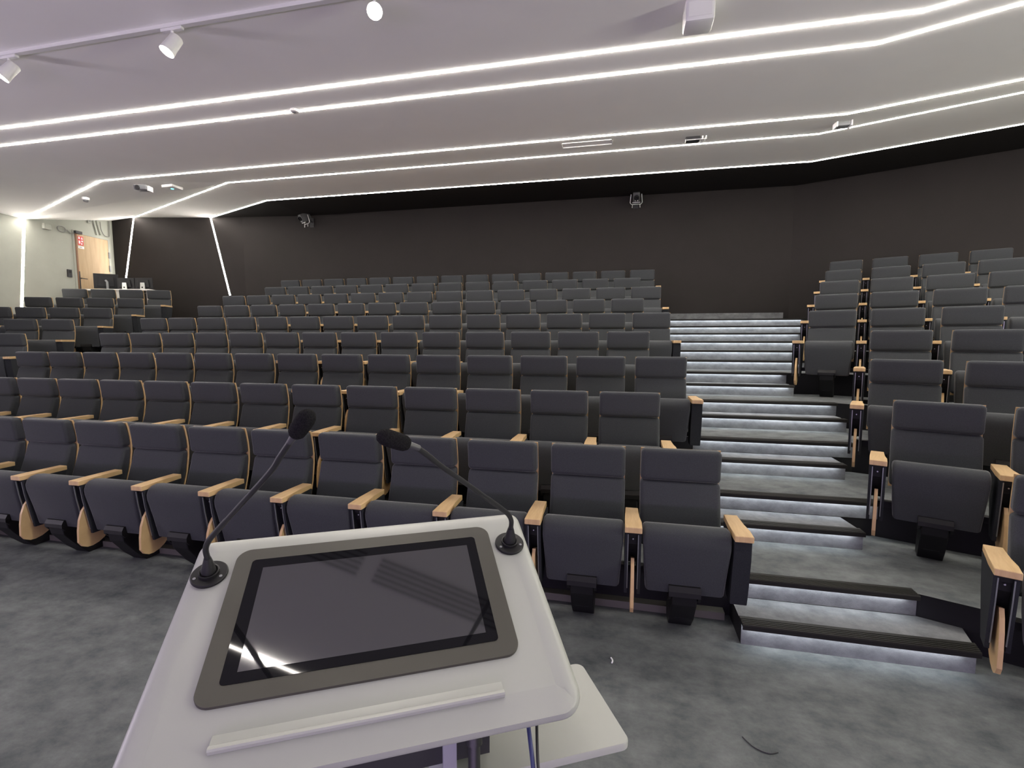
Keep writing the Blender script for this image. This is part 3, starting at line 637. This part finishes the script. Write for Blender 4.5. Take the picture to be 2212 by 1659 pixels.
bm = BM(); box(bm, -0.04, 0.04, -0.04, 0, -0.05, 0.05); bevel(bm, 0.005, 1); obj('housing', bm, M_wallw, t); bm = BM(); box(bm, -0.015, 0.015, -0.045, -0.04, -0.015, 0.015); obj('button', bm, M_grey, t)

# technician desk behind the left block
dang = R_(13)
t = thing('desk', 'white technician desk behind the left seat block carrying three monitors', 'desk', (-11.0, 9.02, 2.0), dang)
bm = BM(); box(bm, -0.95, 0.65, -0.28, 0.42, 0.735, 0.765); obj('desk_top', bm, M_whitep, t)
bm = BM(); box(bm, -0.13, 0.02, -0.24, -0.21, 0, 0.735); obj('leg', bm, M_whitep, t); bm = BM(); box(bm, -0.92, -0.88, -0.24, 0.36, 0, 0.735); obj('leg', bm, M_whitep, t); bm = BM(); box(bm, 0.58, 0.62, -0.24, 0.36, 0, 0.735); obj('leg', bm, M_whitep, t)
def monitor(loc, rz, w, h, z0, label, stand, lean=0.0):
    t = thing('monitor', label, 'monitor', loc, rz, 'monitors on the technician desk')
    bm = BM(); box(bm, -w/2, w/2, -0.012, 0.022, z0, z0+h); bevel(bm, 0.004, 1); s = obj('display_case', bm, M_monitor, t)
    bm = BM(); prism(bm, [(-w*.35, z0+h*.15), (w*.35, z0+h*.15), (w*.3, z0+h*.8), (-w*.3, z0+h*.8)], 'y', -0.035, -0.012); bevel(bm, 0.006, 1); obj('rear_housing', bm, M_monitor, s)
    if stand == 'arm':
        bm = BM(); tube(bm, [(0.03, -0.05, 0.0), (0.03, -0.06, z0+h*.45), (0.0, -0.04, z0+h*.55)], 0.022, 10); obj('stand', bm, M_grey, t, 50)
    else:
        bm = BM(); prism(bm, [(-0.055, 0.0), (0.055, 0.0), (0.045, z0+h*.55), (-0.045, z0+h*.55)], 'y', -0.060, -0.036); bevel(bm, 0.004, 1); st = obj('stand', bm, M_silver, t)
        bm = BM(); lathe(bm, [(0.018, 0), (0.018, 0.004)], 16, Matrix.Translation((0, -0.060, 0.06)) @ Matrix.Rotation(R_(90), 4, 'X')); obj('cable_hole', bm, M_black, st)
    bm = BM(); box(bm, -0.10, 0.10, -0.10, 0.10, 0.0, 0.012); obj('foot', bm, M_monitor, t)
monitor((-11.47, 8.90, 2.766), R_(40), 0.45, 0.335, 0.03, 'black monitor seen from behind, leftmost on the technician desk', 'arm')
monitor((-11.06, 9.02, 2.766), dang, 0.385, 0.25, 0.03, 'dark monitor seen from behind in the middle of the technician desk', 'block')
monitor((-10.66, 9.11, 2.766), dang, 0.385, 0.25, 0.03, 'dark monitor seen from behind at the right of the technician desk', 'block')

# ------------------------------------------------------------------ cameras on the dark back wall
def wall_camera(x, z, yaw, label):
    t = thing('wall_camera', label, 'camera', (x, 10.3, z), 0, 'devices on the dark back wall')
    bm = BM(); box(bm, -0.05, 0.05, -0.02, 0.0, -0.10, 0.10); box(bm, -0.02, 0.02, -0.14, -0.02, 0.0, 0.03); obj('wall_bracket', bm, M_dark, t)
    Mx = Matrix.Translation((0, -0.20, 0.02)) @ Matrix.Rotation(yaw, 4, 'Z') @ Matrix.Rotation(R_(28), 4, 'X')
    bm = BM(); box(bm, -0.065, 0.065, -0.13, 0.10, -0.02, 0.16); bevel(bm, 0.015, 2); bmesh.ops.transform(bm, matrix=Mx, verts=bm.verts); bd = obj('body', bm, M_camb, t, 40)
    bm = BM(); lathe(bm, [(0.045, 0.0), (0.050, 0.04), (0.044, 0.04), (0.040, 0.01)], 20, Mx @ Matrix.Translation((0, -0.12, 0.07)) @ Matrix.Rotation(R_(90), 4, 'X')); obj('lens', bm, M_black, bd, 40)
    bm = BM(); tube(bm, [Mx @ Vector(p) for p in ((-0.10, 0.02, 0.10), (-0.115, -0.02, -0.05), (-0.09, -0.05, -0.075), (0.09, -0.05, -0.075), (0.115, -0.02, -0.05), (0.10, 0.02, 0.10))], 0.008, 8); obj('yoke', bm, M_silver, t, 50)
    bm = BM(); tube(bm, [Mx @ Vector(p) for p in ((-0.075, -0.10, -0.03), (0.075, -0.10, -0.03))], 0.009, 8); tube(bm, [Mx @ Vector((-0.07, -0.06, -0.075)), Mx @ Vector((-0.075, -0.09, -0.13))], 0.008, 8); tube(bm, [Mx @ Vector((0.07, -0.06, -0.075)), Mx @ Vector((0.075, -0.09, -0.13))], 0.008, 8); obj('clamp', bm, M_silver, t, 50)
    for dx in (-0.02, 0.025):
        bm = BM(); lathe(bm, [(0.009, 0), (0.009, 0.006)], 10, Mx @ Matrix.Translation((dx, -0.13, 0.01)) @ Matrix.Rotation(R_(90), 4, 'X')); obj('knob', bm, M_silver, t)
wall_camera(-7.10, 4.36, R_(-28), 'black device with silver yoke on the dark back wall, left of two')
wall_camera(0.22, 4.37, R_(0), 'black device with silver yoke on the dark back wall, nearer the stairs')

# small litter on the carpet
bm = BM(); tube(bm, spline([(0.52, 2.03, 0.003), (0.55, 1.985, 0.004), (0.60, 1.965, 0.003), (0.64, 1.98, 0.003)], 6), 0.0022, 6); tag(obj('cable_tie', bm, M_dark, None, 60), 'thin dark cable tie scrap lying on the carpet before the first step', 'scrap')
bm = BM(); tube(bm, spline([(-0.02, 2.42, 0.004), (-0.012, 2.40, 0.004), (-0.015, 2.38, 0.004)], 4), 0.004, 6); tag(obj('paper_scrap', bm, M_signw, None, 60), 'tiny white paper scrap on the carpet right of the lectern', 'scrap')
